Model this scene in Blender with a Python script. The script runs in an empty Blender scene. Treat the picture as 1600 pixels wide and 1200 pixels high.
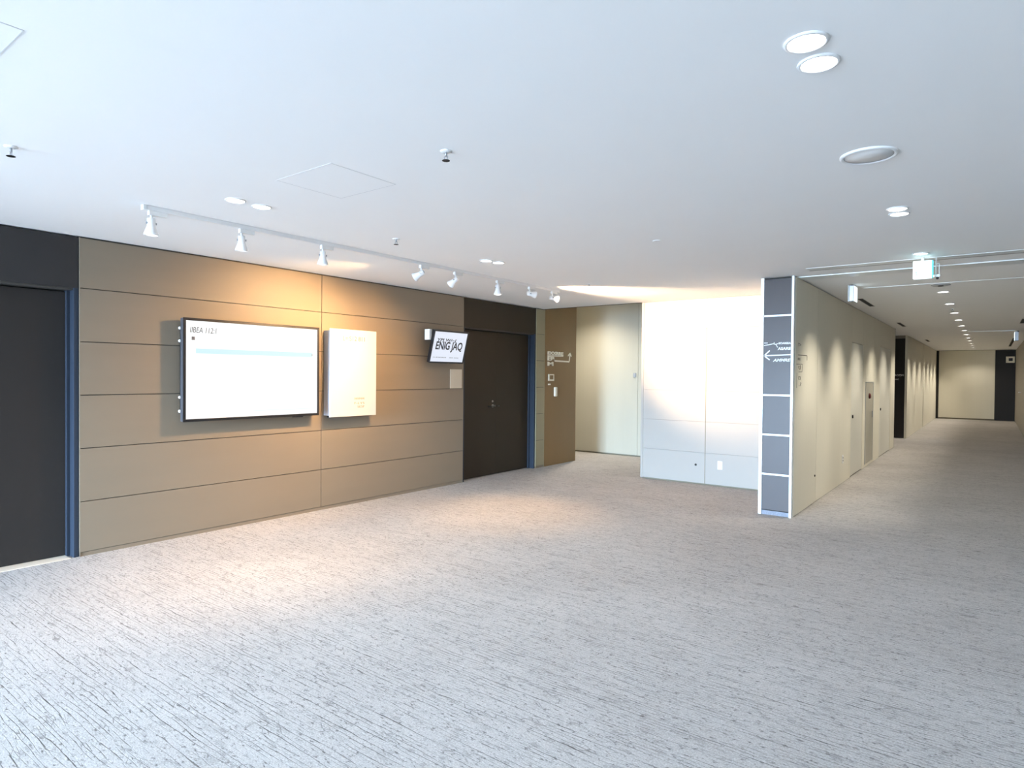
import bpy, bmesh, math, random
from mathutils import Vector, Matrix

# ------------------------------------------------------------------ camera, world, exposure
sc = bpy.context.scene
COL = sc.collection
H = 2.70            # ceiling height
XL = -6.10          # face of the left wall
XC = -1.746         # face of the corridor's left wall
XR = 0.73           # face of the corridor's right wall
YW = 8.98           # face of the white wall
YC = 7.50           # face of the column
YE = 30.35          # corridor end wall
XB = 2.60           # right wall of the lobby
YB = -7.5           # window wall behind the camera

cam = bpy.data.objects.new('camera', bpy.data.cameras.new('camera'))
COL.objects.link(cam)
yw, pt, ro = math.radians(37.145), math.radians(-0.7845), math.radians(0.506)
fw = Vector((-math.sin(yw)*math.cos(pt), math.cos(yw)*math.cos(pt), math.sin(pt)))
rt = Vector((math.cos(yw), math.sin(yw), 0)); up = rt.cross(fw)
r2 = rt*math.cos(ro) + up*math.sin(ro); u2 = up*math.cos(ro) - rt*math.sin(ro)
m = Matrix((r2, u2, -fw)).transposed().to_4x4(); m.translation = Vector((0, 0, 1.564))
cam.matrix_world = m
cam.data.sensor_fit = 'HORIZONTAL'; cam.data.sensor_width = 36.0
cam.data.lens = 987.8/1600*36.0
cam.data.clip_start = 0.05; cam.data.clip_end = 200
sc.camera = cam

sc.view_settings.view_transform = 'Standard'
sc.view_settings.look = 'None'
sc.view_settings.gamma = 1.0
sc.view_settings.use_curve_mapping = False
sc.view_settings.exposure = 0.12

world = bpy.data.worlds.new('sky'); sc.world = world
world.use_nodes = True
bg = world.node_tree.nodes['Background']
bg.inputs[1].default_value = 225.0
# bright overcast sky over darker ground
wt = world.node_tree
tcw = wt.nodes.new('ShaderNodeTexCoord'); sxw = wt.nodes.new('ShaderNodeSeparateXYZ'); rpw = wt.nodes.new('ShaderNodeValToRGB')
rpw.color_ramp.elements[0].position = .47; rpw.color_ramp.elements[0].color = (.16, .205, .26, 1)
rpw.color_ramp.elements[1].position = .53; rpw.color_ramp.elements[1].color = (.55, .765, 1.0, 1)
mpw = wt.nodes.new('ShaderNodeMapRange'); mpw.inputs['From Min'].default_value = -1
wt.links.new(tcw.outputs['Generated'], sxw.inputs[0]); wt.links.new(sxw.outputs[2], mpw.inputs['Value'])
wt.links.new(mpw.outputs[0], rpw.inputs[0]); wt.links.new(rpw.outputs[0], bg.inputs[0])

WINDOWS = [(-6.0, -4.7), (-4.6, -3.3), (-3.2, -2.2)]      # bays of the window wall, x from/to
WZ0, WZ1 = 0.12, 2.55
for i, (a, b) in enumerate(WINDOWS):                        # daylight through the windows
    l = bpy.data.lights.new('window_daylight', 'AREA'); l.shape = 'RECTANGLE'
    l.size = b-a; l.size_y = WZ1-WZ0; l.energy = 1.0
    l.cycles.is_portal = True
    o = bpy.data.objects.new('window_daylight', l); COL.objects.link(o)
    o.location = ((a+b)/2, YB-0.02, (WZ0+WZ1)/2); o.rotation_euler = (math.radians(90), 0, 0)

WARM = (1.0, 0.60, 0.27)
NEUT = (1.0, 0.91, 0.76)

# ------------------------------------------------------------------ materials
def mat(name, col, rough=0.6, metal=0.0, emit=None, es=0.0, spec=0.5):
    m = bpy.data.materials.new(name); m.use_nodes = True
    p = m.node_tree.nodes['Principled BSDF']
    p.inputs['Base Color'].default_value = (*col, 1)
    p.inputs['Roughness'].default_value = rough
    p.inputs['Metallic'].default_value = metal
    p.inputs['Specular IOR Level'].default_value = spec
    if emit:
        p.inputs['Emission Color'].default_value = (*emit, 1)
        p.inputs['Emission Strength'].default_value = es
    return m

def noisy(m, c1, c2, scale=(3, 3, 3), detail=4, bump=0.0, bscale=200):
    """slow tonal variation of the material itself plus fine grain"""
    nt = m.node_tree; p = nt.nodes['Principled BSDF']
    tc = nt.nodes.new('ShaderNodeTexCoord'); mp = nt.nodes.new('ShaderNodeMapping')
    mp.inputs['Scale'].default_value = scale
    n = nt.nodes.new('ShaderNodeTexNoise'); n.inputs['Scale'].default_value = 1.0
    n.inputs['Detail'].default_value = detail
    r = nt.nodes.new('ShaderNodeMix'); r.data_type = 'RGBA'
    r.inputs[6].default_value = (*c1, 1); r.inputs[7].default_value = (*c2, 1)
    nt.links.new(tc.outputs['Object'], mp.inputs[0]); nt.links.new(mp.outputs[0], n.inputs['Vector'])
    nt.links.new(n.outputs[0], r.inputs[0]); nt.links.new(r.outputs[2], p.inputs['Base Color'])
    if bump:
        n2 = nt.nodes.new('ShaderNodeTexNoise'); n2.inputs['Scale'].default_value = bscale
        b = nt.nodes.new('ShaderNodeBump'); b.inputs['Strength'].default_value = bump
        b.inputs['Distance'].default_value = 0.002
        nt.links.new(tc.outputs['Object'], n2.inputs['Vector'])
        nt.links.new(n2.outputs[0], b.inputs['Height']); nt.links.new(b.outputs[0], p.inputs['Normal'])
    return m

def carpet_mat():
    m = bpy.data.materials.new('carpet'); m.use_nodes = True
    nt = m.node_tree; p = nt.nodes['Principled BSDF']; N = nt.nodes.new; L = nt.links.new
    p.inputs['Roughness'].default_value = 0.95
    p.inputs['Specular IOR Level'].default_value = 0.15
    tc = N('ShaderNodeTexCoord')
    def mapping(sx, sy, off=0):
        mp = N('ShaderNodeMapping'); mp.inputs['Scale'].default_value = (sx, sy, 1)
        mp.inputs['Location'].default_value = (off, off*1.7, 0)
        L(tc.outputs['Object'], mp.inputs[0]); return mp
    def noise(mp, detail=2, rough=0.5, dist=0):
        n = N('ShaderNodeTexNoise'); n.inputs['Scale'].default_value = 1
        n.inputs['Detail'].default_value = detail; n.inputs['Roughness'].default_value = rough
        n.inputs['Distortion'].default_value = dist
        L(mp.outputs[0], n.inputs['Vector']); return n.outputs[0]
    def math_(op, a, b=None, clamp=False):
        n = N('ShaderNodeMath'); n.operation = op; n.use_clamp = clamp
        for i, v in enumerate((a, b)):
            if v is None: continue
            if isinstance(v, (int, float)): n.inputs[i].default_value = v
            else: L(v, n.inputs[i])
        return n.outputs[0]
    def ramp(v, lo, hi, out0=0, out1=1):
        n = N('ShaderNodeMapRange'); n.interpolation_type = 'SMOOTHSTEP'
        n.inputs['From Min'].default_value = lo; n.inputs['From Max'].default_value = hi
        n.inputs['To Min'].default_value = out0; n.inputs['To Max'].default_value = out1
        L(v, n.inputs['Value']); return n.outputs[0]
    # fine dark pile grooves running along x, wandering and breaking up
    sep = N('ShaderNodeSeparateXYZ'); L(tc.outputs['Object'], sep.inputs[0])
    w1 = noise(mapping(2.2, 14), 2)
    w2 = noise(mapping(9, 60, 3), 3)
    ph = math_('ADD', math_('MULTIPLY', sep.outputs[1], 46), math_('MULTIPLY', w1, 2.0))
    ph = math_('ADD', ph, math_('MULTIPLY', w2, 0.5))
    fr = math_('FRACT', ph)
    tri = math_('ABSOLUTE', math_('SUBTRACT', fr, 0.5))
    line = ramp(tri, 0.035, 0.095, 1, 0)
    brk = ramp(noise(mapping(1.6, 44, 7), 4, 0.7), 0.40, 0.60)
    line = math_('MULTIPLY', line, brk)
    # short cross cracks
    vor = N('ShaderNodeTexVoronoi'); vor.feature = 'DISTANCE_TO_EDGE'; vor.inputs['Scale'].default_value = 1
    L(mapping(11, 40, 1).outputs[0], vor.inputs['Vector'])
    crk = math_('MULTIPLY', ramp(vor.outputs['Distance'], 0.015, 0.05, 1, 0), ramp(noise(mapping(5, 12, 9), 2), 0.54, 0.64))
    line = math_('MAXIMUM', line, math_('MULTIPLY', crk, 0.55))
    speck = noise(mapping(120, 150, 2), 2, 0.7)
    dots = ramp(noise(mapping(26, 62, 4), 3, 0.65), 0.56, 0.68)
    lite = ramp(noise(mapping(30, 70, 11), 3, 0.65), 0.56, 0.70)
    patch = noise(mapping(0.9, 1.1, 5), 3)
    mix1 = N('ShaderNodeMix'); mix1.data_type = 'RGBA'
    mix1.inputs[6].default_value = (0.34, 0.315, 0.30, 1); mix1.inputs[7].default_value = (0.60, 0.575, 0.56, 1)
    L(math_('ADD', ramp(math_('ADD', math_('MULTIPLY', speck, 0.8), math_('MULTIPLY', patch, 0.2)), 0.25, 0.75), math_('MULTIPLY', lite, 0.35)), mix1.inputs[0])
    mix2 = N('ShaderNodeMix'); mix2.data_type = 'RGBA'
    mix2.inputs[7].default_value = (0.060, 0.052, 0.048, 1)
    dark = math_('MAXIMUM', math_('MULTIPLY', line, 0.9), math_('MULTIPLY', dots, 0.7))
    dark = math_('MAXIMUM', dark, math_('MULTIPLY', ramp(noise(mapping(9, 22, 13), 4, 0.75), 0.55, 0.66), 0.33))
    dark = math_('MAXIMUM', dark, math_('MULTIPLY', ramp(noise(mapping(4.5, 9, 17), 4, 0.8), 0.55, 0.66), 0.2))
    L(dark, mix2.inputs[0]); L(mix1.outputs[2], mix2.inputs[6])
    L(mix2.outputs[2], p.inputs['Base Color'])
    b = N('ShaderNodeBump'); b.inputs['Strength'].default_value = 0.35; b.inputs['Distance'].default_value = 0.004
    L(math_('SUBTRACT', math_('MULTIPLY', speck, 0.6), line), b.inputs['Height']); L(b.outputs[0], p.inputs['Normal'])
    return m

M = {}
M['carpet'] = carpet_mat()
M['ceiling'] = noisy(mat('ceiling_paint', (.84, .84, .84), .9, spec=.2), (.91, .91, .915), (.93, .93, .93), (2, 2, 2), bump=.1, bscale=120)
M['greige'] = noisy(mat('greige_panel', (.3, .27, .23), .5, spec=.35), (.215, .175, .128), (.24, .195, .143), (.8, .8, 6), bump=.05, bscale=300)
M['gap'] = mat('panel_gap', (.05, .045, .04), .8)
M['brownpanel'] = noisy(mat('brown_panel', (.15, .11, .07), .45), (.21, .125, .045), (.25, .15, .058), (30, 3, .6))
M['darkdoor'] = noisy(mat('dark_door', (.05, .045, .045), .5, spec=.3), (.019, .017, .016), (.025, .022, .021), (60, 4, .8))
M['browndoor'] = noisy(mat('brown_door', (.03, .02, .015), .5, spec=.3), (.026, .020, .012), (.034, .026, .016), (60, 4, .8))
M['olive'] = noisy(mat('olive_panel', (.3, .27, .17), .5, spec=.35), (.29, .265, .175), (.32, .29, .19), (.8, .8, 6))
M['lintel'] = noisy(mat('dark_lintel', (.04, .036, .036), .5), (.016, .015, .016), (.022, .020, .020), (6, 4, 4))
M['jamb'] = mat('blue_grey_jamb', (.022, .031, .048), .5, spec=.3)
M['alu'] = mat('pale_aluminium', (.62, .64, .66), .35, .6)
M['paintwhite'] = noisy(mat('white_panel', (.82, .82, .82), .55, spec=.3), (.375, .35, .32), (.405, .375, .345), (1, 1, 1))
M['cream'] = noisy(mat('cream_panel', (.62, .58, .47), .55, spec=.3), (.76, .725, .61), (.80, .765, .65), (12, 12, .5))
M['creamdimmed'] = noisy(mat('cream_dimmed', (.5, .48, .4), .55, spec=.3), (.47, .45, .375), (.50, .48, .40), (12, 12, .5))  # darkened copy of the cream, holds down the daylight on the alcove wall
M['creamdoor'] = noisy(mat('cream_door', (.58, .56, .46), .5, spec=.3), (.70, .69, .62), (.74, .72, .64), (12, 12, .5))
M['creamgap'] = mat('cream_gap', (.20, .18, .13), .8)
M['taupe'] = noisy(mat('taupe_panel', (.33, .29, .24), .5), (.26, .235, .195), (.30, .27, .225), (14, 14, .5))
M['column'] = noisy(mat('column_panel', (.08, .07, .075), .4, spec=.3), (.075, .066, .070), (.088, .077, .080), (3, 3, 3))
M['strip'] = mat('white_metal_strip', (.80, .83, .84), .35, .15)
M['plinth'] = noisy(mat('plinth', (.2, .22, .27), .9), (.12, .13, .17), (.35, .38, .45), (90, 90, 90))
M['whiteplastic'] = mat('white_plastic', (.85, .85, .84), .35)
M['whitemetal'] = mat('white_metal', (.88, .88, .88), .4)
M['greymetal'] = mat('grey_metal', (.42, .43, .45), .35, .5)
M['hatchframe'] = mat('hatch_frame', (.66, .66, .67), .6)
M['black'] = mat('black_plastic', (.012, .012, .014), .3)
M['blackframe'] = mat('tv_side', (.07, .07, .08), .4)
M['brass'] = mat('steel_handle', (.55, .5, .42), .3, .9)
M['darkmetal'] = mat('dark_handle', (.03, .027, .025), .35, .6)
M['signwhite'] = mat('sign_white', (.88, .88, .88), .5)
M['signcream'] = mat('sign_cream', (.90, .84, .70), .5)
M['ink'] = mat('ink', (.03, .03, .04), .6)
M['greyink'] = mat('grey_ink', (.12, .12, .13), .6)
M['ochreink'] = mat('ochre_ink', (.26, .18, .08), .6)
M['oliveink'] = mat('olive_ink', (.10, .085, .05), .6)
M['threshold'] = noisy(mat('threshold_wood', (.75, .66, .55), .4), (.70, .60, .48), (.80, .71, .60), (3, 30, 3))
M['screen'] = mat('tv_screen', (.02, .02, .02), .25, emit=(.955, .985, 1.0), es=1.02)
M['screen_small'] = mat('monitor_screen', (.02, .02, .02), .25, emit=(.72, .77, .88), es=.98)
M['screen_blue'] = mat('tv_screen_blue', (.02, .02, .02), .25, emit=(.60, .83, .92), es=1.0)
M['screen_grey'] = mat('tv_screen_grey', (.02, .02, .02), .25, emit=(.78, .85, .90), es=1.0)
M['lamp'] = mat('lamp_disc', (.9, .9, .9), .5, emit=(1.0, .97, .90), es=14)
M['lampwarm'] = mat('spot_lens', (.9, .9, .9), .5, emit=(1.0, .93, .80), es=6)
M['exitface'] = mat('exit_face', (.5, .9, .9), .4, emit=(.55, 1.0, .97), es=1.6)
M['exitside'] = mat('exit_side', (.1, .6, .65), .4, emit=(.08, .62, .70), es=.7)
M['exitwhite'] = mat('exit_white', (.8, .95, .95), .4, emit=(.85, .98, 1.0), es=1.2)
M['slot'] = mat('dark_slot', (.02, .02, .02), .8)
M['red'] = mat('red_lamp', (.12, .012, .01), .35)
M['panelwhite'] = mat('display_panel_white', (.54, .54, .54), .4)
M['panelgrey'] = mat('display_panel_side', (.50, .54, .60), .5)
M['plate'] = mat('beige_plate', (.56, .49, .38), .5)
M['cabinet'] = noisy(mat('cabinet_face', (.45, .43, .36), .4), (.40, .39, .33), (.50, .47, .39), (6, 6, 3))
M['glass'] = None
g = bpy.data.materials.new('window_glass'); g.use_nodes = True
nt = g.node_tree; nt.nodes.clear()
out = nt.nodes.new('ShaderNodeOutputMaterial'); mx = nt.nodes.new('ShaderNodeMixShader')
tr = nt.nodes.new('ShaderNodeBsdfTransparent'); gl = nt.nodes.new('ShaderNodeBsdfGlossy')
gl.inputs['Roughness'].default_value = .02; mx.inputs[0].default_value = .06
nt.links.new(tr.outputs[0], mx.inputs[1]); nt.links.new(gl.outputs[0], mx.inputs[2]); nt.links.new(mx.outputs[0], out.inputs[0])
M['glass'] = g

# ------------------------------------------------------------------ mesh helpers
class MB:
    """collects shapes in world coordinates; build() links them as ONE mesh object"""
    def __init__(s): s.bm = bmesh.new(); s.mats = []
    def mi(s, key):
        if key not in s.mats: s.mats.append(key)
        return s.mats.index(key)
    def _fin(s, faces, key, smooth=False):
        i = s.mi(key)
        for f in faces: f.material_index = i; f.smooth = smooth
    def box(s, x0, x1, y0, y1, z0, z1, key, bev=0.0, mx=None):
        t = bmesh.new()
        r = bmesh.ops.create_cube(t, size=1)
        for v in t.verts:
            v.co = Vector(((x0+x1)/2+v.co.x*(x1-x0), (y0+y1)/2+v.co.y*(y1-y0), (z0+z1)/2+v.co.z*(z1-z0)))
        if bev: bmesh.ops.bevel(t, geom=t.edges[:], offset=bev, segments=2, affect='EDGES', profile=.5)
        s._merge(t, key, mx); return s
    def _merge(s, t, key, mx=None, smooth=False):
        if mx is not None: bmesh.ops.transform(t, matrix=mx, verts=t.verts)
        i = s.mi(key); vm = {}
        for v in t.verts: vm[v] = s.bm.verts.new(v.co)
        for f in t.faces:
            try:
                nf = s.bm.faces.new([vm[v] for v in f.verts]); nf.material_index = i; nf.smooth = smooth or f.smooth
            except ValueError: pass
        t.free()
    def lathe(s, prof, loc, axis, key, seg=28, caps=(True, True)):
        """profile [(radius, height)] spun about an axis starting at loc"""
        q = Vector((0, 0, 1)).rotation_difference(Vector(axis).normalized())
        t = bmesh.new(); rings = []
        for r, h in prof:
            rings.append([t.verts.new((r*math.cos(2*math.pi*k/seg), r*math.sin(2*math.pi*k/seg), h)) for k in range(seg)])
        for a, b in zip(rings, rings[1:]):
            for k in range(seg):
                f = t.faces.new((a[k], a[(k+1) % seg], b[(k+1) % seg], b[k])); f.smooth = True
        if caps[0]: t.faces.new(rings[0][::-1])
        if caps[1]: t.faces.new(rings[-1])
        s._merge(t, key, Matrix.Translation(Vector(loc)) @ q.to_matrix().to_4x4()); return s
    def rod(s, a, b, r, key, seg=12):
        a, b = Vector(a), Vector(b)
        return s.lathe([(r, 0), (r, (b-a).length)], a, b-a, key, seg)
    def prism(s, pts, off, key):
        """flat polygon pts (world) extruded by vector off"""
        t = bmesh.new(); off = Vector(off)
        a = [t.verts.new(Vector(p)) for p in pts]; b = [t.verts.new(Vector(p)+off) for p in pts]
        n = len(pts); t.faces.new(a[::-1]); t.faces.new(b)
        for k in range(n): t.faces.new((a[k], a[(k+1) % n], b[(k+1) % n], b[k]))
        s._merge(t, key); return s
    def build(s, name, parent=None, origin=None):
        bmesh.ops.recalc_face_normals(s.bm, faces=s.bm.faces[:])
        if parent is not None: o0 = wloc(parent)
        elif origin is not None: o0 = Vector(origin)
        else:
            xs = [v.co for v in s.bm.verts]
            o0 = Vector(((min(v.x for v in xs)+max(v.x for v in xs))/2, (min(v.y for v in xs)+max(v.y for v in xs))/2, min(v.z for v in xs)))
        bmesh.ops.translate(s.bm, verts=s.bm.verts, vec=-o0)
        me = bpy.data.meshes.new(name); s.bm.to_mesh(me); s.bm.free()
        for k in s.mats: me.materials.append(M[k])
        o = bpy.data.objects.new(name, me); COL.objects.link(o)
        if parent is not None: o.parent = parent
        else: o.location = o0
        return o

def wloc(o):
    v = Vector((0, 0, 0))
    while o is not None: v += o.location; o = o.parent
    return v

def tag(o, label, cat, group=None):
    o['label'] = label; o['category'] = cat
    if group: o['group'] = group
    return o
def thing(name, label, cat, loc, group=None):
    o = bpy.data.objects.new(name, None); o.empty_display_size = .1
    COL.objects.link(o); o.location = loc
    return tag(o, label, cat, group)
def struct(o, label=None):
    o['kind'] = 'structure'
    if label: o['label'] = label
    return o

def lettering(name, body, size, loc, face, key, parent, width=None, shear=0.0, depth=0.001, tilt=None, bold=0.0):
    """raised lettering; face '+x' or '-y' is the way the letters look; loc = lower left corner, world"""
    cu = bpy.data.curves.new(name, 'FONT'); cu.body = body; cu.size = size; cu.extrude = depth; cu.shear = shear; cu.offset = bold
    tmp = bpy.data.objects.new('tmp', cu); COL.objects.link(tmp)
    bpy.context.view_layer.update()
    me = bpy.data.meshes.new_from_object(tmp.evaluated_get(bpy.context.evaluated_depsgraph_get()))
    bpy.data.objects.remove(tmp); bpy.data.curves.remove(cu)
    x0 = min(v.co.x for v in me.vertices); x1 = max(v.co.x for v in me.vertices)
    y0 = min(v.co.y for v in me.vertices)
    sx = (width/(x1-x0)) if width else 1.0
    if face == '+x': R = Matrix(((0, 0, 1), (1, 0, 0), (0, 1, 0))).to_4x4()
    else: R = Matrix(((1, 0, 0), (0, 0, -1), (0, 1, 0))).to_4x4()
    if tilt is not None: R = tilt @ R
    T = Matrix.Translation(Vector(loc) - wloc(parent)) @ R @ Matrix.Diagonal((sx, 1, 1, 1)) @ Matrix.Translation((-x0, -y0, 0))
    me.transform(T); me.name = name; me.materials.clear(); me.materials.append(M[key])
    o = bpy.data.objects.new(name, me); COL.objects.link(o); o.parent = parent
    return o

# ------------------------------------------------------------------ setting: floor and ceiling
struct(MB().box(-9.2, XB+.2, YB-.2, YE+.2, -.12, 0, 'carpet').build('floor', origin=(0, 0, 0)),
       'grey carpet with fine dark broken lines')
c = MB()
c.box(-6.5, XB+.2, YB-.2, YW, H, H+.12, 'ceiling')
c.box(-2.0, XB+.2, YW, YE+.2, H, H+.12, 'ceiling')
c.box(-4.6, -2.0, 16.5, 19.6, H, H+.12, 'ceiling')
c.box(-9.2, -2.0, YW-.12, 11.5, 3.2, 3.3, 'ceiling')         # higher ceiling of the alcove
c.box(-9.2, -1.9, YW-.12, YW, H+.12, 3.2, 'ceiling')
struct(c.build('ceiling', origin=(0, 0, H)), 'smooth white ceiling')

# ------------------------------------------------------------------ left wall
ROWS = [(.035, .465), (.465, .915), (.915, 1.365), (1.365, 1.815), (1.815, 2.265), (2.265, 2.688)]
def panels(mb, plane, fixed, spans, key, rows=ROWS, gap=.0035, t=.018, sgn=1):
    for a, b in spans:
        for z0, z1 in rows:
            if plane == 'x': mb.box(fixed-t*sgn, fixed, a+gap, b-gap, z0+gap, z1-gap, key) if sgn > 0 else mb.box(fixed, fixed+t, a+gap, b-gap, z0+gap, z1-gap, key)
            else: mb.box(a+gap, b-gap, fixed, fixed+t, z0+gap, z1-gap, key)
def left_wall(spans, name='wall_left', lab=None):
    w = MB()
    for a, b, cols in spans:
        skin = 'olive' if b-a < .5 else 'greige'
        w.box(-6.42, XL-.018, a, b, 0, H, 'gap')
        w.box(XL-.018, XL-.006, a, b, 0, .035, 'greige')
        panels(w, 'x', XL, cols, skin)
        w.box(XL-.12, XL, a-.0, a+.004, 0.0, H-.012, skin)      # panel return at the door side
        w.box(XL-.12, XL, b-.004, b, 0.0, H-.012, skin)
    return struct(w.build(name), lab)
left_wall([(2.04, 6.885, [(2.04, 4.445), (4.445, 6.885)]), (8.725, 8.98, [(8.725, 8.98)]), (YB, .30, [(YB, .3)])],
          lab='greige panelled wall with thin joints')
w = MB().box(-6.42, XL, 8.984, 10.0, 0, 3.2, 'brownpanel')
struct(w.build('wall_left_alcove'), 'dark brown panel wall')

def wall_door(name, y0, y1, seam, lab, key='darkdoor'):
    d = MB(); xd = XL-.13
    d.box(xd-.045, xd, y0+.06, seam-.0004, .008, 2.235, key, .002)
    d.box(xd-.045, xd, seam+.0004, y1-.04, .008, 2.235, key, .002)
    o = struct(d.build(name), lab)
    f = MB()
    f.box(-6.42, XL-.012, y0, y1, 2.262, H-.012, 'lintel' if key == 'darkdoor' else key)
    f.build('lintel_panel', o)
    f = MB()
    f.box(-6.42, XL-.012, y1-.035, y1, 0, 2.262, 'jamb', .002)
    f.box(xd-.02, xd+.03, y1-.06, y1-.035, 0, 2.262, 'jamb', .002)
    f.box(-6.42, XL-.012, y0, y0+.035, 0, 2.262, 'jamb', .002)
    f.box(-6.42, XL-.03, y0+.035, y1-.035, 2.245, 2.262, 'gap')
    f.box(-6.43, -6.42, y0, y1, 0, H, 'gap')
    f.build('door_frame', o)
    return o
d1 = wall_door('door_1', .30, 2.036, 1.15, 'dark grey-brown double door, only its right leaf edge in view')
MB().box(-6.32, XL+.0, .34, 1.975, 0, .006, 'threshold', .001).build('threshold', d1)['label'] = 'pale wooden threshold strip'
d2 = wall_door('door_2', 6.889, 8.722, 7.81, 'dark brown double door with small lever handle', 'browndoor')
hx = XL-.13
hd = MB()
hd.lathe([(.026, 0), (.026, .006), (.012, .010), (.012, .05)], (hx, 7.725, 1.083), (1, 0, 0), 'brass', 20)
hd.rod((hx+.045, 7.735, 1.083), (hx+.045, 7.56, 1.080), .009, 'darkmetal')
hd.rod((hx+.045, 7.735, 1.083), (hx+.045, 7.84, 1.079), .008, 'darkmetal')
hd.build('door_handle', d2)['label'] = 'dark lever handle with pale rosette'
MB().lathe([(.016, 0), (.016, .008), (.010, .012)], (hx, 7.72, 1.155), (1, 0, 0), 'brass', 20).build('lock_cylinder', d2)['label'] = 'small pale lock cylinder'

# ------------------------------------------------------------------ alcove: cream wall and closed ends
w = MB()
w.box(-9.0, -2.1, 11.27, 11.45, 0, 3.2, 'creamgap')
w.box(-9.0, -7.2, 11.25, 11.27, .06, 3.2, 'creamdimmed'); w.box(-7.195, -5.46, 11.25, 11.27, .03, 3.2, 'creamdimmed'); w.box(-5.455, -2.1, 11.25, 11.27, .03, 3.2, 'creamdimmed')
struct(w.build('wall_alcove_back'), 'cream alcove wall')
struct(MB().box(-9.2, -9.0, 9.8, 11.45, 0, 3.2, 'cream').build('wall_alcove_end'))
struct(MB().box(-9.0, -6.42, 9.8, 10.0, 0, 3.2, 'cream').build('wall_alcove_near'))
struct(MB().box(-2.3, -2.1, 9.13, 11.27, 0, 3.2, 'cream').build('wall_alcove_right'))

# ------------------------------------------------------------------ white wall
w = MB()
w.box(-4.285, XC-.2, YW+.018, YW+.15, 0, H, 'creamgap')
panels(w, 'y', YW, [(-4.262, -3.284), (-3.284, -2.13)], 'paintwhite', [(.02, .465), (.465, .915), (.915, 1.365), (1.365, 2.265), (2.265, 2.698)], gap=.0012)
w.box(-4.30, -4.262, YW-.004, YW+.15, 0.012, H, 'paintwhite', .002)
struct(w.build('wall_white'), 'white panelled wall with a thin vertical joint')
jo = MB().box(-3.289, -3.279, YW-.0015, YW+.004, .02, 2.28, 'creamgap').build('trim_1'); struct(jo, 'dark vertical joint line')

# ------------------------------------------------------------------ column and corridor
w = MB()
w.box(-2.085, -1.772, YC+.03, YC+.5, .035, H-.01, 'gap')
for z0, z1 in [(.05, .465), (.465, .915), (.915, 1.365), (1.365, 2.265), (2.265, 2.688)]:
    w.box(-2.078, -1.779, YC+.006, YC+.03, z0+.008, z1-.008, 'column', .002)
w.box(-2.075, -1.78, YC+.03, YC+.5, 0, .04, 'plinth')
w.box(-2.075, -1.78, YC+.010, YC+.03, 0, .048, 'plinth')
col = struct(w.build('wall_column'), 'glossy dark panelled column end')
t_ = MB()
t_.box(-2.115, -2.078, YC-.004, YW, 0, H-.002, 'strip', .003)
t_.box(-1.779, -1.752, YC-.022, YC+.04, 0, H-.002, 'strip', .003)
t_.build('edge_strip', col)['label'] = 'white metal edge strips'
t_ = MB()
for z in (.465, .915, 1.365, 2.265): t_.box(-2.078, -1.779, YC-.002, YC+.02, z-.010, z+.010, 'strip', .002)
t_.build('joint_strip', col)['label'] = 'white metal horizontal strips'

# corridor left wall, first stretch with seams, flush doors and a hydrant cabinet
w = MB(); Y0, Y1 = YC+.04, 16.72
w.box(-2.078, XC-.016, Y0+.46, Y1, 0, H, 'creamgap')
def cor_panel(mb, a, b, z0, z1, key='cream', x=XC): mb.box(x-.016, x, a+.004, b-.004, z0, z1, key)
segs = [(Y0+.0, 8.68), (8.68, 11.13)]
for a, b in segs: cor_panel(w, a, b, .006, H-.012)
w.box(-1.79, XC-.016, Y0, Y0+.5, 0, H, 'creamgap')
for a, b, z0, z1 in [(11.13, 12.25, 2.135, H-.012), (12.25, 12.53, .006, H-.012), (12.53, 13.43, 1.50, H-.012), (13.43, 14.3, .006, H-.012), (14.3, 15.95, 2.2, H-.012), (15.95, Y1, .006, H-.012), (12.53, 13.43, .006, .055)]:
    cor_panel(w, a, b, z0, z1)
w.box(XC-.03, XC, Y1-.002, Y1+.01, 0, H, 'gap')
struct(w.build('wall_corridor_left'), 'cream panelled corridor wall')
for i, (a, b, zt, hy) in enumerate([(11.13, 12.25, 2.135, 11.28), (14.3, 15.95, 2.2, 14.45)]):
    dd = MB().box(XC-.016, XC-.004, a+.006, b-.006, .02, zt-.006, 'creamdoor', .001)
    o = struct(dd.build('door_%d' % (3+i)), ['cream flush door nearest the column', 'cream flush door beyond the hydrant cabinet'][i])
    MB().box(XC-.004, XC+.012, hy-.015, hy+.015, .93, .98, 'darkmetal', .003).build('door_handle', o)
# hydrant cabinet
o = thing('hydrant_cabinet', 'grey-beige built-in fire hydrant cabinet in the cream corridor wall', 'cabinet', (XC-.01, 12.98, .055))
MB().box(XC-.016, XC+.004, 12.54, 13.42, .06, 1.495, 'cabinet', .002).build('door', o)
f = MB()
f.box(XC-.01, XC+.008, 12.53, 12.545, .055, 1.5, 'greymetal'); f.box(XC-.01, XC+.008, 13.415, 13.43, .055, 1.5, 'greymetal')
f.box(XC-.01, XC+.008, 12.53, 13.43, 1.49, 1.502, 'greymetal'); f.build('frame', o)
MB().lathe([(.05, 0), (.05, .015), (.035, .03)], (XC+.004, 12.93, 1.25), (1, 0, 0), 'red').build('alarm_lamp', o)['label'] = 'dark red round alarm lamp'
MB().box(XC+.004, XC+.02, 13.30, 13.34, .85, .97, 'greymetal', .003).build('handle', o)

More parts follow.
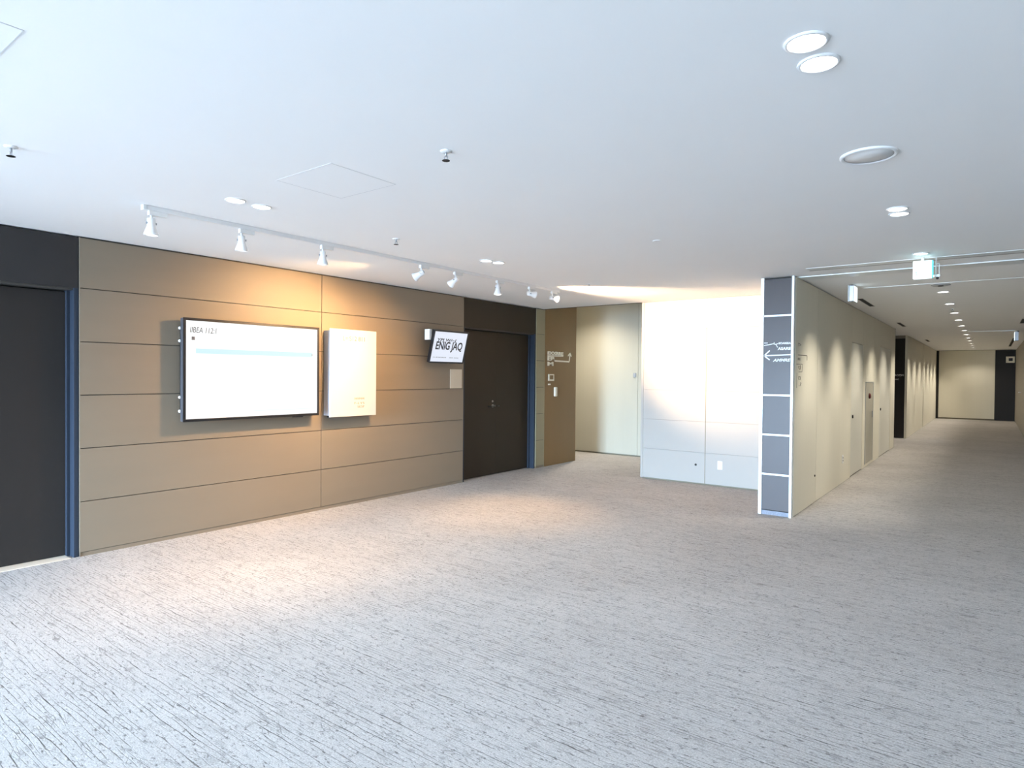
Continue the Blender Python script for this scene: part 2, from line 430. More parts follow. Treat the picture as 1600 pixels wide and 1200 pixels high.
# recess after the first stretch
w = MB()
w.box(-4.6, -2.078, 16.55, 16.72, 0, H, 'cream'); w.box(-4.6, -4.5, 16.72, 19.4, 0, H, 'cream')
struct(w.build('wall_recess_side'))
w = MB(); w.box(-4.6, -2.30, 19.42, 19.6, 0, H, 'cream'); w.box(-2.30, -1.80, 19.50, 19.6, 0, H, 'cream')
struct(w.build('wall_recess_back'))
dd = MB().box(-2.30, -1.79, 19.42, 19.47, .01, 2.62, 'darkdoor', .002)
o = struct(dd.build('door_5'), 'dark brown door in the recess off the corridor')
MB().box(-2.30, -1.79, 19.44, 19.50, 2.62, H, 'taupe').build('lintel_panel', o)
lettering('lettering', 'ROOM', .07, (-2.03, 19.418, 1.63), '-y', 'signwhite', o, .20)
lettering('lettering', 'ABC', .05, (-2.03, 19.418, 1.53), '-y', 'signwhite', o, .10)

w = MB(); a0 = 19.4
w.box(-2.078, XC-.016, a0+.1, YE, 0, H, 'creamgap')
w.box(-1.80, XC-.016, a0, a0+.12, 0, H, 'cream')
for a, b in [(a0, 21.6), (21.6, 24.3), (24.42, 27.2), (27.2, YE)]: cor_panel(w, a, b, .006, H-.012)
struct(w.build('wall_corridor_left_far'), 'cream far stretch of the corridor wall')
o = MB().box(XC, -1.665, YE-.01, YE+.02, .004, H-.02, 'darkdoor').build('door_6'); struct(o, 'dark door edge at the corridor end, left')

# end wall
w = MB()
w.box(XC-.35, XR+.2, YE+.02, YE+.2, 0, H, 'creamgap')
w.box(-1.66, .115, YE, YE+.02, .05, H-.01, 'cream')
struct(w.build('wall_corridor_end'), 'cream wall closing the corridor')
o = struct(MB().box(.125, XR, YE, YE+.02, .01, H-.02, 'darkdoor').build('door_7'), 'dark door at the corridor end, right')
s_ = thing('wall_sign', 'small pale square sign on the dark door at the far corridor end', 'sign', (.57, YE, 2.19))
MB().box(.44, .70, YE-.012, YE, 2.20, 2.44, 'signcream', .002).build('plate', s_)
MB().box(.52, .64, YE-.016, YE-.012, 2.27, 2.38, 'ink').build('pictogram', s_)

# corridor right wall
w = MB()
w.box(XR+.016, XR+.25, YC, YE, 0, H, 'gap')
for a, b in [(YC, 9.9), (9.9, 12.6), (12.6, 15.3), (15.3, 18), (18, 20.7), (20.7, 23.4), (23.4, 24.6), (24.6, 27.3), (27.3, YE)]:
    w.box(XR, XR+.016, a+.004, b-.004, .03, H-.012, 'taupe')
struct(w.build('wall_corridor_right'), 'taupe panelled corridor wall')
o = tag(MB().rod((XR-.045, 24.3, 1.18), (XR-.045, 24.9, 1.18), .014, 'whitemetal').rod((XR, 24.35, 1.18), (XR-.045, 24.35, 1.18), .01, 'whitemetal').rod((XR, 24.85, 1.18), (XR-.045, 24.85, 1.18), .01, 'whitemetal').build('grab_handle'),
        'small pale horizontal bar handle on the taupe right corridor wall', 'handle')

# lobby right wall, return wall and window wall behind the camera
struct(MB().box(XB, XB+.2, YB-.2, YC, 0, H, 'taupe').build('wall_right'))
struct(MB().box(XR+.25, XB+.2, YC, YC+.2, 0, H, 'taupe').build('wall_return'))
w = MB()
w.box(-6.42, XB+.2, YB-.2, YB, 0, WZ0, 'paintwhite'); w.box(-6.42, XB+.2, YB-.2, YB, WZ1, H, 'paintwhite')
xs = [-6.42] + [v for p in WINDOWS for v in p] + [XB+.2]
for a, b in zip(xs[::2], xs[1::2]): w.box(a, b, YB-.2, YB, WZ0, WZ1, 'taupe')
struct(w.build('wall_back'))
for i, (a, b) in enumerate(WINDOWS):
    f = MB()
    f.box(a, a+.03, YB-.15, YB-.10, WZ0, WZ1, 'alu'); f.box(b-.03, b, YB-.15, YB-.10, WZ0, WZ1, 'alu')
    f.box(a+.03, b-.03, YB-.15, YB-.10, WZ0, WZ0+.03, 'alu'); f.box(a+.03, b-.03, YB-.15, YB-.10, WZ1-.03, WZ1, 'alu')
    o = struct(f.build('window_%d' % (i+1)))
    MB().box(a+.03, b-.03, YB-.13, YB-.124, WZ0+.03, WZ1-.03, 'glass').build('pane', o)

struct(MB().box(XL, -4.30, YW-.025, YW, H-.006, H+.01, 'gap').build('shadow_gap_strip'), 'dark strip standing for the shade in the shadow gap along the ceiling edge')  # shade line under the ceiling edge, built as a dark strip
# ceiling trims at the corridor mouth (smoke curtain slot), then streaks of sign light built as strips
struct(MB().box(XC-.01, XB, 7.62, 7.86, H-.010, H+.01, 'strip', .002).build('trim_2'), 'white metal strip across the ceiling')
struct(MB().box(-1.55, .22, 7.08, 7.22, H-.004, H+.01, 'strip', .001).build('trim_3'), 'thin metal strip in the ceiling')
struct(MB().box(-1.55, .22, 7.22, 7.27, H-.003, H+.01, 'greymetal').build('trim_4'), 'thin grey ceiling groove')
struct(MB().box(-1.30, XR-.02, 9.0, 9.05, H-.004, H+.01, 'strip').build('light_streak_1'), 'thin metal ceiling rail')  # glow of the edge-on exit sign along the ceiling, built as a pale strip
struct(MB().box(-.45, .44, 18.5, 18.56, H-.010, H+.01, 'strip').build('light_streak_2'), 'thin metal ceiling rail far down the corridor')  # same for the far hanging sign: its streak of light as a strip

# ------------------------------------------------------------------ television
tv = thing('television', 'large wall television with a white page on screen and thin black bezel', 'television', (XL+.05, 3.58, 1.10))
xf = -5.98; y0, y1, z0, z1 = 2.836, 4.328, 1.100, 2.078; b = .026
MB().box(xf-.065, xf-.008, y0+.004, y1-.004, z0+.004, z1-.004, 'blackframe', .004).build('housing', tv)
f = MB()
f.box(xf-.010, xf, y0, y1, z0, z0+b, 'black', .002); f.box(xf-.010, xf, y0, y1, z1-b, z1, 'black', .002)
f.box(xf-.010, xf, y0, y0+b, z0+b, z1-b, 'black', .002); f.box(xf-.010, xf, y1-b, y1, z0+b, z1-b, 'black', .002)
f.box(xf-.03, xf-.008, y1-.32, y1-.20, z0-.012, z0+.002, 'black', .002)
f.build('bezel', tv)
s_ = MB().box(xf-.009, xf-.004, y0+b, y1-b, z0+b, z1-b, 'screen').build('screen', tv)
MB().box(xf-.004, xf-.0034, 2.955, 4.24, 1.745, 1.792, 'screen_blue').build('banner', s_)['label'] = 'light blue banner across the screen'
MB().box(xf-.004, xf-.0034, 3.55, 4.29, 1.176, 1.184, 'screen_grey').build('footer_line', s_)
lettering('lettering', 'IIBEA\u0020112:1', .075, (xf-.0035, 2.90, 1.94), '+x', 'ink', s_, .255, .15, .0003)
MB().box(xf-.004, xf-.0034, 2.915, 2.945, 1.870, 1.902, 'greyink').build('page_mark', s_)
lettering('lettering', 'o', .03, (xf-.003, 4.225, 1.762), '+x', 'greyink', s_, .02, 0, .0003)
f = MB(); f.box(XL+.001, xf-.065, 2.95, 4.22, 1.25, 1.95, 'black', .004)
f.box(XL+.001, XL+.05, 2.86, 2.95, 1.20, 2.0, 'black', .003)
f.build('wall_bracket', tv)
for z in (1.98, 1.86, 1.33, 1.20):
    MB().lathe([(.014, 0), (.014, .022), (.009, .028)], (XL+.035, 2.862, z), (0, -1, 0), 'whiteplastic', 14).build('bracket_knob', tv)['label'] = 'white bracket knob'

# ------------------------------------------------------------------ white display panel beside the television
p = thing('display_panel', 'white shallow upright notice board box right of the large television', 'notice board', (XL+.06, 4.80, 1.067))
MB().box(XL+.001, XL+.115, 4.475, 5.13, 1.085, 2.06, 'panelgrey', .004).build('back_box', p)
MB().box(XL+.03, XL+.10, 4.50, 5.10, 1.06, 1.085, 'black', .002).build('bottom_rail', p)
f = MB().box(XL+.115, XL+.130, 4.463, 5.14, 1.067, 2.080, 'panelwhite', .004).build('face', p)
lettering('lettering', 'L=:S12 811', .075, (XL+.1315, 4.64, 1.95), '+x', 'greyink', f, .32, 0, .0004)
lettering('lettering', 'EHENENEHE', .036, (XL+.1315, 4.81, 1.262), '+x', 'ochreink', f, .15, 0, .0003)
lettering('lettering', 'F-LYS', .036, (XL+.1315, 4.81, 1.207), '+x', 'ochreink', f, .15, 0, .0003)
lettering('lettering', 'SESF', .036, (XL+.1315, 4.855, 1.165), '+x', 'ochreink', f, .105, 0, .0003)

# ------------------------------------------------------------------ small tilted monitor
mo = thing('monitor', 'small tilted wall monitor with black bezel showing big dark lettering', 'monitor', (XL+.17, 6.40, 1.72))
zc, yc0, yc1 = 1.72, 6.05, 6.735
tilt = math.radians(14.2); hgt = .455
# local frame: origin at lower front edge, v up along the screen, n outwards
TM = Matrix.Translation((XL+.125, 0, zc)) @ Matrix.Rotation(tilt, 4, 'Y')
def mbox(mb, n0, n1, y0, y1, v0, v1, key, bev=0): mb.box(n0, n1, y0, y1, v0, v1, key, bev, TM); return mb
mbox(MB(), -.05, -.006, yc0+.004, yc1-.004, .004, hgt-.004, 'black', .004).build('housing', mo)
f = MB(); b = .022
mbox(f, -.008, 0, yc0, yc1, 0, b, 'black', .001); mbox(f, -.008, 0, yc0, yc1, hgt-b, hgt, 'black', .001)
mbox(f, -.008, 0, yc0, yc0+b*.7, b, hgt-b, 'black', .001); mbox(f, -.008, 0, yc1-b*1.2, yc1, b, hgt-b, 'black', .001)
f.build('bezel', mo)
s_ = mbox(MB(), -.007, -.003, yc0+b*.7, yc1-b*1.2, b, hgt-b, 'screen_small').build('screen', mo)
TR = Matrix.Rotation(tilt, 4, 'Y')
def mpt(n, y, v): return TM @ Vector((n, y, v))
lettering('lettering', 'ENIG JAQ', .15, mpt(-.0025, 6.12, .155), '+x', 'ink', s_, .53, .05, .0004, TR, .004)
lettering('lettering', 'YPJ W/~J', .055, mpt(-.0025, 6.13, .29), '+x', 'ink', s_, .37, .1, .0004, TR, .0012)
lettering('lettering', 'll-lllllllllllll   lllll llllll', .018, mpt(-.0025, 6.11, .075), '+x', 'greyink', s_, .5, 0, .0003, TR)
f = MB()
f.box(XL+.001, XL+.02, 6.28, 6.52, 1.80, 2.06, 'blackframe', .003)
f.rod((XL+.01, 6.40, 1.93), (XL+.14, 6.40, 1.93), .022, 'blackframe')
f.build('wall_arm', mo)
f = MB().box(XL+.06, XL+.15, 6.03, 6.075, 2.03, 2.17, 'whiteplastic', .004).build('cable_box', mo); f['label'] = 'small white box behind the upper left corner'

tag(MB().box(XL, XL+.008, 6.597, 6.842, 1.372, 1.643, 'plate', .002).build('wall_plate'), 'blank beige rectangular plate on the wall below the small monitor', 'plate')

# ------------------------------------------------------------------ signs of raised strokes
def stroke(mb, pts, wd, face, base, key, th=.004):
    """polyline of flat bars on a wall; pts are (along, z)"""
    for (a0, b0), (a1, b1) in zip(pts, pts[1:]):
        d = Vector((a1-a0, b1-b0)); L_ = d.length; d /= L_; n = Vector((-d.y, d.x))*wd/2
        q = [(a0-n.x, b0-n.y), (a1-n.x, b1-n.y), (a1+n.x, b1+n.y), (a0+n.x, b0+n.y)]
        if face == '+x': mb.prism([(base, u, v) for u, v in q], (th, 0, 0), key)
        else: mb.prism([(u, base, v) for u, v in q], (0, -th, 0), key)
    return mb
yf = YC+.0055
sg = thing('direction_sign', 'white arrow and lettering on the dark column pointing left', 'sign', (-1.93, yf, 1.74))
stroke(MB(), [(-1.78, 1.823), (-2.075, 1.813)], .013, '-y', yf, 'signwhite').build('arrow_shaft', sg)
stroke(MB(), [(-2.010, 1.872), (-2.072, 1.813), (-2.010, 1.765)], .013, '-y', yf, 'signwhite').build('arrow_head', sg)
stroke(MB(), [(-2.075, 1.958), (-2.035, 1.958)], .007, '-y', yf, 'signwhite').build('underline', sg)
stroke(MB(), [(-2.075, 1.930), (-2.02, 1.938), (-1.975, 1.948), (-1.945, 1.940), (-1.92, 1.950)], .009, '-y', yf, 'signwhite').build('curved_stroke', sg)
stroke(MB(), [(-1.965, 1.965), (-1.965, 1.943)], .006, '-y', yf, 'signwhite').build('tick', sg)
stroke(MB(), [(-1.945, 1.940), (-1.925, 1.905)], .007, '-y', yf, 'signwhite').build('tick', sg)
lettering('lettering', 'EOAREEA', .030, (-1.915, yf-.002, 1.940), '-y', 'signwhite', sg, .13, 0, .002, bold=.001)
lettering('lettering', 'ASARE', .045, (-1.925, yf-.002, 1.875), '-y', 'signwhite', sg, .14, .1, .002, bold=.0015)
lettering('lettering', 'AMMRE', .045, (-1.975, yf-.002, 1.745), '-y', 'signwhite', sg, .19, .3, .002, bold=.0015)

sg = thing('direction_sign', 'pale arrow sign with lettering on the brown alcove wall', 'sign', (XL, 9.4, 1.74))
lettering('lettering', 'EXXRRE', .075, (XL+.003, 9.06, 1.925), '+x', 'signcream', sg, .50, 0, .003, bold=.004)
stroke(MB(), [(9.06, 1.905), (9.56, 1.915)], .02, '+x', XL, 'signcream').build('underline', sg)
lettering('lettering', 'EB', .09, (XL+.003, 9.06, 1.825), '+x', 'signcream', sg, .22, 0, .003, bold=.004)
lettering('lettering', 'M', .09, (XL+.003, 9.06, 1.735), '+x', 'signcream', sg, .18, 0, .003, bold=.004)
stroke(MB(), [(9.28, 1.825), (9.76, 1.818), (9.79, 1.97)], .026, '+x', XL, 'signcream').build('bent_line', sg)
stroke(MB(), [(9.72, 1.925), (9.79, 1.975), (9.83, 1.915)], .024, '+x', XL, 'signcream').build('arrow_head', sg)

sg = thing('wall_lettering', 'dark thin lettering and outlined boxes on the cream corridor wall near the column', 'sign', (XC, 7.8, 1.5))
lettering('lettering', 'T>', .05, (XC+.001, 7.66, 1.925), '+x', 'oliveink', sg, .14, 0, .001)
stroke(MB(), [(7.66, 1.823), (8.10, 1.828), (8.10, 1.772)], .008, '+x', XC, 'oliveink', .002).build('bracket_line', sg)
lettering('lettering', 'IE', .04, (XC+.001, 7.66, 1.765), '+x', 'oliveink', sg, .12, 0, .001)
stroke(MB(), [(7.60, 1.718), (7.88, 1.722), (7.86, 1.634), (7.70, 1.632)], .006, '+x', XC, 'oliveink', .002).build('box_outline', sg)
lettering('lettering', 'tJ', .06, (XC+.001, 7.68, 1.655), '+x', 'oliveink', sg, .10, 0, .001)
stroke(MB(), [(7.62, 1.62), (7.62, 1.45)], .005, '+x', XC, 'oliveink', .002).build('side_line', sg)
lettering('lettering', 'F3', .06, (XC+.001, 7.70, 1.54), '+x', 'oliveink', sg, .09, 0, .001)
lettering('lettering', '.?', .06, (XC+.001, 7.72, 1.47), '+x', 'oliveink', sg, .11, 0, .001)

# small fittings on the brown alcove wall
k = thing('thermostat', 'small pale square framed controller on the brown alcove wall', 'wall control', (XL, 9.17, 1.46))
MB().box(XL, XL+.012, 9.08, 9.26, 1.475, 1.59, 'signcream', .003).build('housing', k)
MB().box(XL+.012, XL+.0145, 9.12, 9.225, 1.50, 1.572, 'brownpanel').build('display', k)
tag(MB().box(XL, XL+.012, 9.08, 9.15, 1.40, 1.425, 'signcream', .004).build('wall_button'), 'tiny pale button below the square controller on brown wall', 'wall control')
tag(MB().box(XL, XL+.035, 9.26, 9.335, 1.20, 1.365, 'signcream', .012).build('wall_switch'), 'rounded pale upright switch on the brown alcove wall, lowest of its fittings', 'switch')

# on the white wall
k = thing('room_sign', 'faint small grey lettering high on the brightly lit white wall', 'sign', (-3.83, YW, 1.93))
MB().box(-3.91, -3.74, YW-.004, YW-.0, 1.925, 1.985, 'panelwhite', .001).build('plate', k)
lettering('lettering', '8:00', .05, (-3.90, YW-.0045, 1.937), '-y', 'ink', k, .14, 0, .0005)
tag(MB().lathe([(.016, 0), (.016, .006), (.012, .012)], (-3.421, YW, .283), (0, -1, 0), 'darkmetal').build('wall_peg'), 'small dark round fitting low on the white wall left of the outlet', 'fitting')
k = thing('wall_outlet', 'white power outlet plate low on the white wall right of the joint', 'outlet', (-3.065, YW, .245))
MB().box(-3.10, -3.03, YW-.008, YW, .245, .365, 'whiteplastic', .003).build('cover_plate', k)
f = MB()
for z in (.285, .325): f.box(-3.078, -3.052, YW-.0105, YW-.008, z-.011, z+.011, 'signwhite', .001)
f.build('socket', k)
k = thing('wall_outlet', 'cream power outlet plate low on the corridor wall past the column', 'outlet', (XC, 10.47, .30))
MB().box(XC, XC+.008, 10.43, 10.51, .30, .42, 'whiteplastic', .003).build('cover_plate', k)
f = MB()
for z in (.34, .38): f.box(XC+.008, XC+.010, 10.455, 10.485, z-.011, z+.011, 'greyink', .0005)
f.build('socket', k)
tag(MB().lathe([(.014, 0), (.014, .006), (.010, .010)], (XC, 8.60, .34), (1, 0, 0), 'darkmetal', 16).build('wall_peg'), 'tiny dark round fitting on the cream corridor wall beside its first joint', 'fitting')
tag(MB().box(-5.555, -5.50, 11.235, 11.25, 1.55, 1.63, 'greymetal', .003).build('wall_switch'), 'small grey switch on the cream alcove wall near its right edge', 'switch')

# ------------------------------------------------------------------ light track and spot heads
tr_ = thing('lighting_track', 'long grey-white ceiling light track parallel to the left wall', 'light track', (-4.6, 4.5, H))
MB().box(-4.617, -4.583, 1.93, 7.05, H-.032, H-.0005, 'whitemetal', .002).build('rail', tr_)
for a_, b_ in ((1.905, 1.93), (7.05, 7.075)):
    MB().box(-4.621, -4.579, a_, b_, H-.036, H-.0005, 'whiteplastic', .003).build('end_cap', tr_)

def spot_light(name, loc, direction, energy, angle, blend, color, radius, parent=None):
    l = bpy.data.lights.new(name, 'SPOT'); l.energy = energy; l.spot_size = math.radians(angle); l.spot_blend = blend
    l.color = color; l.shadow_soft_size = radius
    o = bpy.data.objects.new(name, l); COL.objects.link(o)
    o.rotation_euler = Vector(direction).to_track_quat('-Z', 'Y').to_euler()
    if parent is not None: o.parent = parent; o.location = Vector(loc)-wloc(parent)
    else: o.location = loc
    return o

def track_head(y, aim, energy, angle, label, blend=1.0, color=WARM):
    z = H-.032
    t = thing('track_spotlight', label, 'spotlight', (-4.6, y, z), 'spotlights on the ceiling track')
    MB().box(-4.616, -4.584, y-.02, y+.10, z-.032, z, 'whiteplastic', .003).build('adapter', t)
    MB().rod((-4.6, y, z-.03), (-4.6, y, z-.075), .009, 'whitemetal').build('stem', t)
    pv = Vector((-4.6, y, z-.085)); d = (Vector(aim)-pv).normalized()
    base = pv - d*.035
    MB().lathe([(.010, 0), (.026, .003), (.027, .055), (.030, .065), (.046, .108), (.047, .118), (.041, .118), (.036, .100)], base, d, 'whitemetal', 28, (True, False)).build('lamp_head', t)
    MB().lathe([(.036, 0), (.036, .002)], base+d*.101, d, 'lampwarm', 24).build('lens', t)
    side = d.cross(Vector((0, 0, 1)))
    side = side.normalized() if side.length > .05 else Vector((0, 1, 0))
    f = MB()
    for s in (-1, 1): f.rod((-4.6, y, z-.062), pv+side*.031*s, .004, 'greymetal', 8); f.rod(pv+side*.026*s, pv+side*.034*s, .008, 'greymetal', 8)
    f.build('yoke', t)
    spot_light('spot_beam', base+d*.13, d, energy, angle, blend, color, .014, t)
    return t
HEADS = [
 (1.965, (-4.62, 1.965, 0), 12, 70, 'white track spotlight nearest the left end, pointing straight down'),
 (2.62, (-4.75, 2.70, 0), 16, 70, 'second white track spotlight from the left end, above the television'),
 (3.36, (-4.75, 3.40, 0), 24, 84, 'third white track spotlight from the left end, flared lamp'),
 (4.54, (-6.1, 3.95, 1.75), 78, 95, 'fourth white track spotlight from the left, first after the wide gap'),
 (5.05, (-6.1, 4.9, 1.5), 45, 95, 'fifth white track spotlight from the left, tilted back to the wall'),
 (5.78, (-4.42, 5.70, 0), 38, 62, 'sixth white track spotlight from the left, above the small monitor'),
 (6.42, (-3.3, YW, 2.2), 340, 60, 'seventh white track spotlight from the left, last but one'),
 (6.93, (-3.2, YW, 2.15), 38, 76, 'last white track spotlight at the far right end of the track'),
]
for y, aim, e, a, lab in HEADS: track_head(y, aim, e*4.6, a, lab, color=WARM if y < 6 else (1.0, .70, .44))

# ------------------------------------------------------------------ ceiling downlights
def downlight(x, y, label, group, r=.055, energy=44, angle=130, color=NEUT, z=H, cat='downlight', blend=.6, wash=0):
    t = thing('downlight', label, cat, (x, y, z), group)
    MB().lathe([(r*1.18, 0), (r*1.2, .004), (r*1.02, .008), (r*.98, .003)], (x, y, z), (0, 0, -1), 'whitemetal', 28, (False, False)).build('trim_ring', t)
    MB().lathe([(r, 0), (r, .002)], (x, y, z-.001), (0, 0, -1), 'lamp', 28).build('diffuser', t)
    spot_light('downlight_beam', (x, y, z-.02), (0, 0, -1), energy, angle, blend, color, r*.8, t)
    if wash:      # the optic throws a second lobe onto the left wall
        spot_light('wall_wash_beam', (x-.02, y, z-.02), (-.53, 0, -.85), wash, 72, 1.0, color, r*.5, t)
    return t
g1 = 'paired lobby downlights'
downlight(-.515, 2.31, 'round bright downlight nearest the camera, top right, upper of its pair', g1, .06, 9)
downlight(-.512, 2.49, 'round bright downlight top right, lower of the nearest pair', g1, .06, 9)
downlight(-.515, 4.925, 'round downlight beyond the ceiling speaker, upper of its pair', g1, .055, 10)
downlight(-.52, 5.08, 'round downlight beyond the ceiling speaker, lower of its pair', g1, .055, 10)
downlight(-.525, 6.80, 'round downlight directly above the green exit sign', g1, .055, 14)
downlight(-3.98, 2.225, 'downlight above the left end of the track, left of its pair', g1)
downlight(-3.985, 2.415, 'downlight above the left end of the track, right of its pair', g1)
downlight(-4.005, 4.845, 'downlight beside the middle of the track, left of its pair', g1)
downlight(-3.973, 5.0, 'downlight beside the middle of the track, right of its pair', g1)
g2 = 'row of downlights along the corridor'
ordn = ['first', 'second', 'third', 'fourth', 'fifth', 'sixth', 'seventh', 'eighth', 'ninth', 'tenth', 'eleventh', 'twelfth', 'thirteenth']
downlight(-.512, 8.33, 'unseen corridor downlight added behind the green exit sign', g2, .055, 14, 130, wash=132)  # extra lamp out of sight, added to brighten the wall by the column
for k in range(13):
    y = 9.95+1.62*k
    downlight(-.512, y, 'corridor ceiling downlight, %s in the row counted from the lobby' % ordn[k] if k < 12 else 'corridor ceiling downlight farthest from the lobby, last in the row', g2, .06, 14 if k < 11 else 45, 130, wash=132)
downlight(-6.2, 10.35, 'downlight in the higher ceiling of the cream alcove', None, .055, 260, 128, z=3.2, blend=1.0)
downlight(-5.0, 10.35, 'downlight in the alcove ceiling behind the white wall', None, .055, 45, 128, z=3.2, blend=1.0)

# ------------------------------------------------------------------ ceiling fittings
k = thing('ceiling_speaker', 'large round pale grey ceiling speaker right of centre, between downlight pairs', 'speaker', (-.513, 3.665, H))
MB().lathe([(.132, 0), (.132, .006), (.122, .012), (.112, .006)], (-.513, 3.665, H), (0, 0, -1), 'whitemetal', 48, (False, False)).build('rim', k)
MB().lathe([(.114, 0), (.114, .004), (.02, .007)], (-.513, 3.665, H), (0, 0, -1), 'whitemetal', 48).build('grille', k)

def sprinkler(x, y, label):
    t = thing('sprinkler', label, 'sprinkler', (x, y, H), 'ceiling sprinklers')
    MB().lathe([(.030, 0), (.030, .004), (.014, .008)], (x, y, H), (0, 0, -1), 'whitemetal', 20).build('escutcheon', t)
    f = MB().rod((x, y, H-.006), (x, y, H-.028), .006, 'greymetal', 10)
    f.rod((x-.010, y, H-.026), (x-.010, y, H-.048), .0022, 'greymetal', 6).rod((x+.010, y, H-.026), (x+.010, y, H-.048), .0022, 'greymetal', 6)
    f.build('frame', t)
    MB().lathe([(.020, 0), (.020, .002)], (x, y, H-.048), (0, 0, -1), 'darkmetal', 18).build('deflector', t)
sprinkler(-3.974, 1.026, 'small sprinkler at the far left edge of the ceiling')
sprinkler(-2.223, 2.363, 'small sprinkler at the upper middle of the ceiling')
sprinkler(-3.99, 3.642, 'small dark sprinkler near the middle of the track')
sprinkler(-3.96, 6.78, 'small sprinkler near the right end of the track')
sprinkler(-3.97, 7.28, 'small sprinkler on the ceiling near the cream alcove')
sprinkler(-.51, 12.4, 'small dark sprinkler in the corridor ceiling between downlights')
tag(MB().lathe([(.034, 0), (.034, .005), (.028, .007)], (-2.244, 4.947, H), (0, 0, -1), 'whitemetal', 24).build('sprinkler_cover'), 'small flat white round cap on the ceiling before the white wall', 'sprinkler cover')

def hatch(name, x0, x1, y0, y1, lab):
    f = MB(); t = .004; z0, z1 = H-.0015, H+.001
    f.box(x0, x1, y0, y0+t, z0, z1, 'hatchframe'); f.box(x0, x1, y1-t, y1, z0, z1, 'hatchframe')
    f.box(x0, x0+t, y0+t, y1-t, z0, z1, 'hatchframe'); f.box(x1-t, x1, y0+t, y1-t, z0, z1, 'hatchframe')
    k = thing(name, lab, 'access hatch', ((x0+x1)/2, (y0+y1)/2, H))
    f.build('frame', k)
    MB().box(x0+t, x1-t, y0+t, y1-t, H-.001, H+.001, 'ceiling').build('cover', k)
hatch('access_hatch', -3.37, -2.853, 2.133, 2.60, 'square ceiling access hatch outline above the television')
hatch('access_hatch', -3.04, -2.588, .25, .705, 'square ceiling access hatch outline at the top left corner')

# dark slot diffusers in the corridor ceiling
def slot(x, y0, y1, lab):
    k = thing('air_slot', lab, 'air vent', (x, (y0+y1)/2, H), 'air slots in the corridor ceiling')
    MB().box(x-.03, x+.03, y0, y1, H-.002, H+.001, 'slot').build('opening', k)
    f = MB(); f.box(x-.036, x-.03, y0-.01, y1+.01, H-.004, H+.001, 'greymetal'); f.box(x+.03, x+.036, y0-.01, y1+.01, H-.004, H+.001, 'greymetal')
    f.build('frame', k)
slot(-1.505, 10.2, 11.35, 'dark ceiling air slot on the left nearest the lobby')
slot(-1.515, 14.95, 16.1, 'dark ceiling air slot on the left just before the dark recess')
slot(-1.515, 21.8, 22.9, 'ceiling air slot on the left far down the corridor')
slot(.475, 15.1, 16.3, 'dark ceiling air slot at the right edge, nearest of the right-hand ones')
slot(.475, 18.8, 20.4, 'dark ceiling air slot on the right beside the far hanging sign')
slot(.49, 21.9, 27.4, 'long dark ceiling air slot on the right, farthest')
for y, lab in ((9.2, 'flat round smoke detector behind the green exit sign'), (21.6, 'flat round smoke detector far down the corridor ceiling')):
    k = thing('smoke_detector', lab, 'smoke detector', (-.50, y, H))
    MB().lathe([(.10, 0), (.10, .006), (.085, .012)], (-.50, y, H), (0, 0, -1), 'greymetal', 32).build('base', k)
    MB().lathe([(.03, 0), (.028, .006), (.012, .009)], (-.50, y, H-.012), (0, 0, -1), 'darkmetal', 24).build('sensor_cap', k)

# ------------------------------------------------------------------ exit signs
k = thing('exit_sign', 'glowing pale green hanging exit sign at the corridor mouth', 'exit sign', (-.51, 7.0, 2.49))
MB().box(-.598, -.452, 6.985, 7.055, 2.500, 2.662, 'exitwhite', .004).build('housing', k)
f_ = MB().box(-.592, -.458, 6.980, 6.985, 2.506, 2.656, 'exitface', .001).build('face', k)
MB().box(-.452, -.440, 6.99, 7.05, 2.503, 2.66, 'exitside', .002).build('side_band', k)
MB().rod((-.525, 7.02, 2.66), (-.525, 7.02, H), .012, 'whitemetal').build('stem', k)
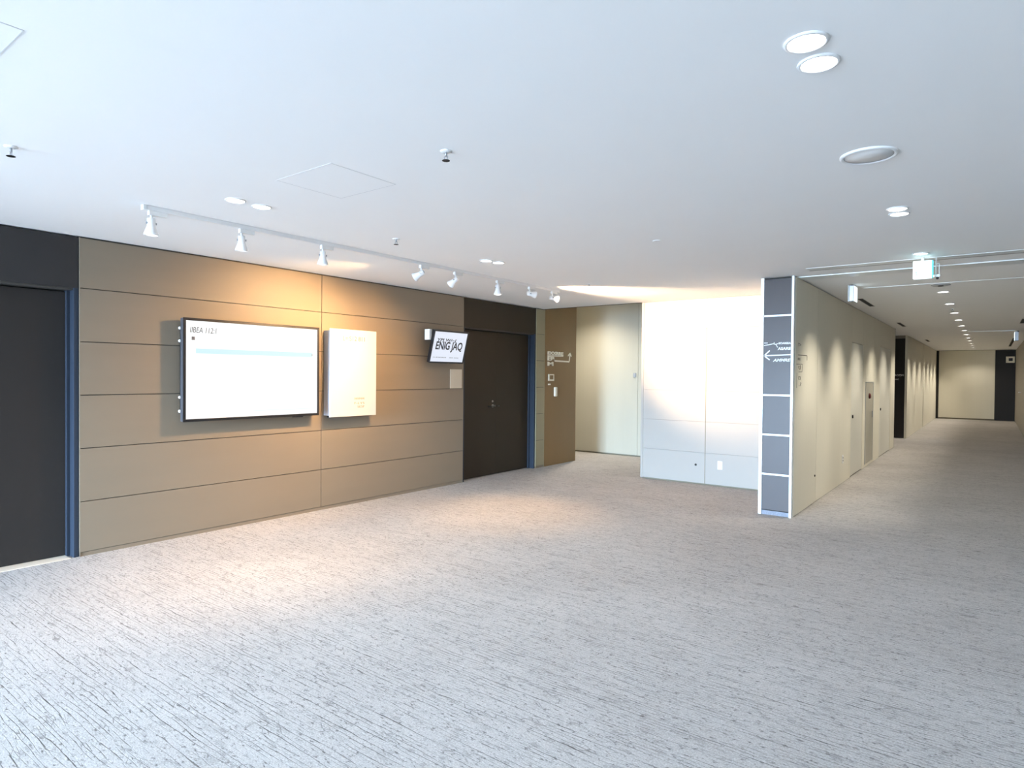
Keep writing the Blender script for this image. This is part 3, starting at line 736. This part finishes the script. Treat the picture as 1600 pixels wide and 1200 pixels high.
# faint pictogram at the left of the face
mb = MB(); mb.rod((-.575, 6.9785, 2.575), (-.575, 6.980, 2.575), .006, 'exitwhite', 12)
stroke(mb, [(-.573, 2.566), (-.568, 2.54), (-.578, 2.515)], .006, '-y', 6.980, 'greyink', .001)
stroke(mb, [(-.568, 2.54), (-.556, 2.518)], .006, '-y', 6.980, 'greyink', .001)
mb.build('pictogram', k)
k = thing('ceiling_sensor', 'small white bracket with a dark lens hanging right of the green exit sign', 'sensor', (-.415, 7.1, 2.49))
f = MB(); f.rod((-.425, 7.1, H), (-.425, 7.1, 2.53), .004, 'whitemetal'); f.rod((-.400, 7.1, 2.64), (-.400, 7.1, 2.53), .003, 'whitemetal'); f.rod((-.425, 7.1, 2.64), (-.400, 7.1, 2.64), .004, 'whitemetal')
f.build('bracket', k)
MB().box(-.438, -.392, 7.08, 7.12, 2.515, 2.540, 'whiteplastic', .003).build('housing', k)
MB().lathe([(.010, 0), (.012, .012), (.006, .020)], (-.413, 7.1, 2.515), (0, 0, -1), 'darkmetal', 16).build('lens', k)

k = thing('exit_sign', 'white boxy hanging exit sign seen edge-on near the cream corridor wall', 'exit sign', (-1.36, 8.7, 2.5))
MB().box(-1.385, -1.335, 8.56, 8.80, 2.495, 2.685, 'greymetal', .004).build('housing', k)
MB().box(-1.335, -1.329, 8.57, 8.79, 2.50, 2.680, 'exitwhite', .001).build('face', k)
MB().box(-1.395, -1.385, 8.55, 8.80, 2.49, 2.69, 'whiteplastic', .002).build('edge_plate', k)
MB().rod((-1.37, 8.69, 2.685), (-1.37, 8.69, H), .012, 'whitemetal').build('stem', k)
k = thing('exit_sign', 'white hanging exit sign far down the corridor by the right wall', 'exit sign', (.45, 18.6, 2.45))
MB().box(.42, .49, 18.5, 18.75, 2.46, 2.665, 'greymetal', .004).build('housing', k)
MB().box(.412, .42, 18.51, 18.74, 2.465, 2.66, 'exitwhite', .001).build('face', k)
MB().rod((.455, 18.62, 2.665), (.455, 18.62, H), .012, 'whitemetal').build('stem', k)
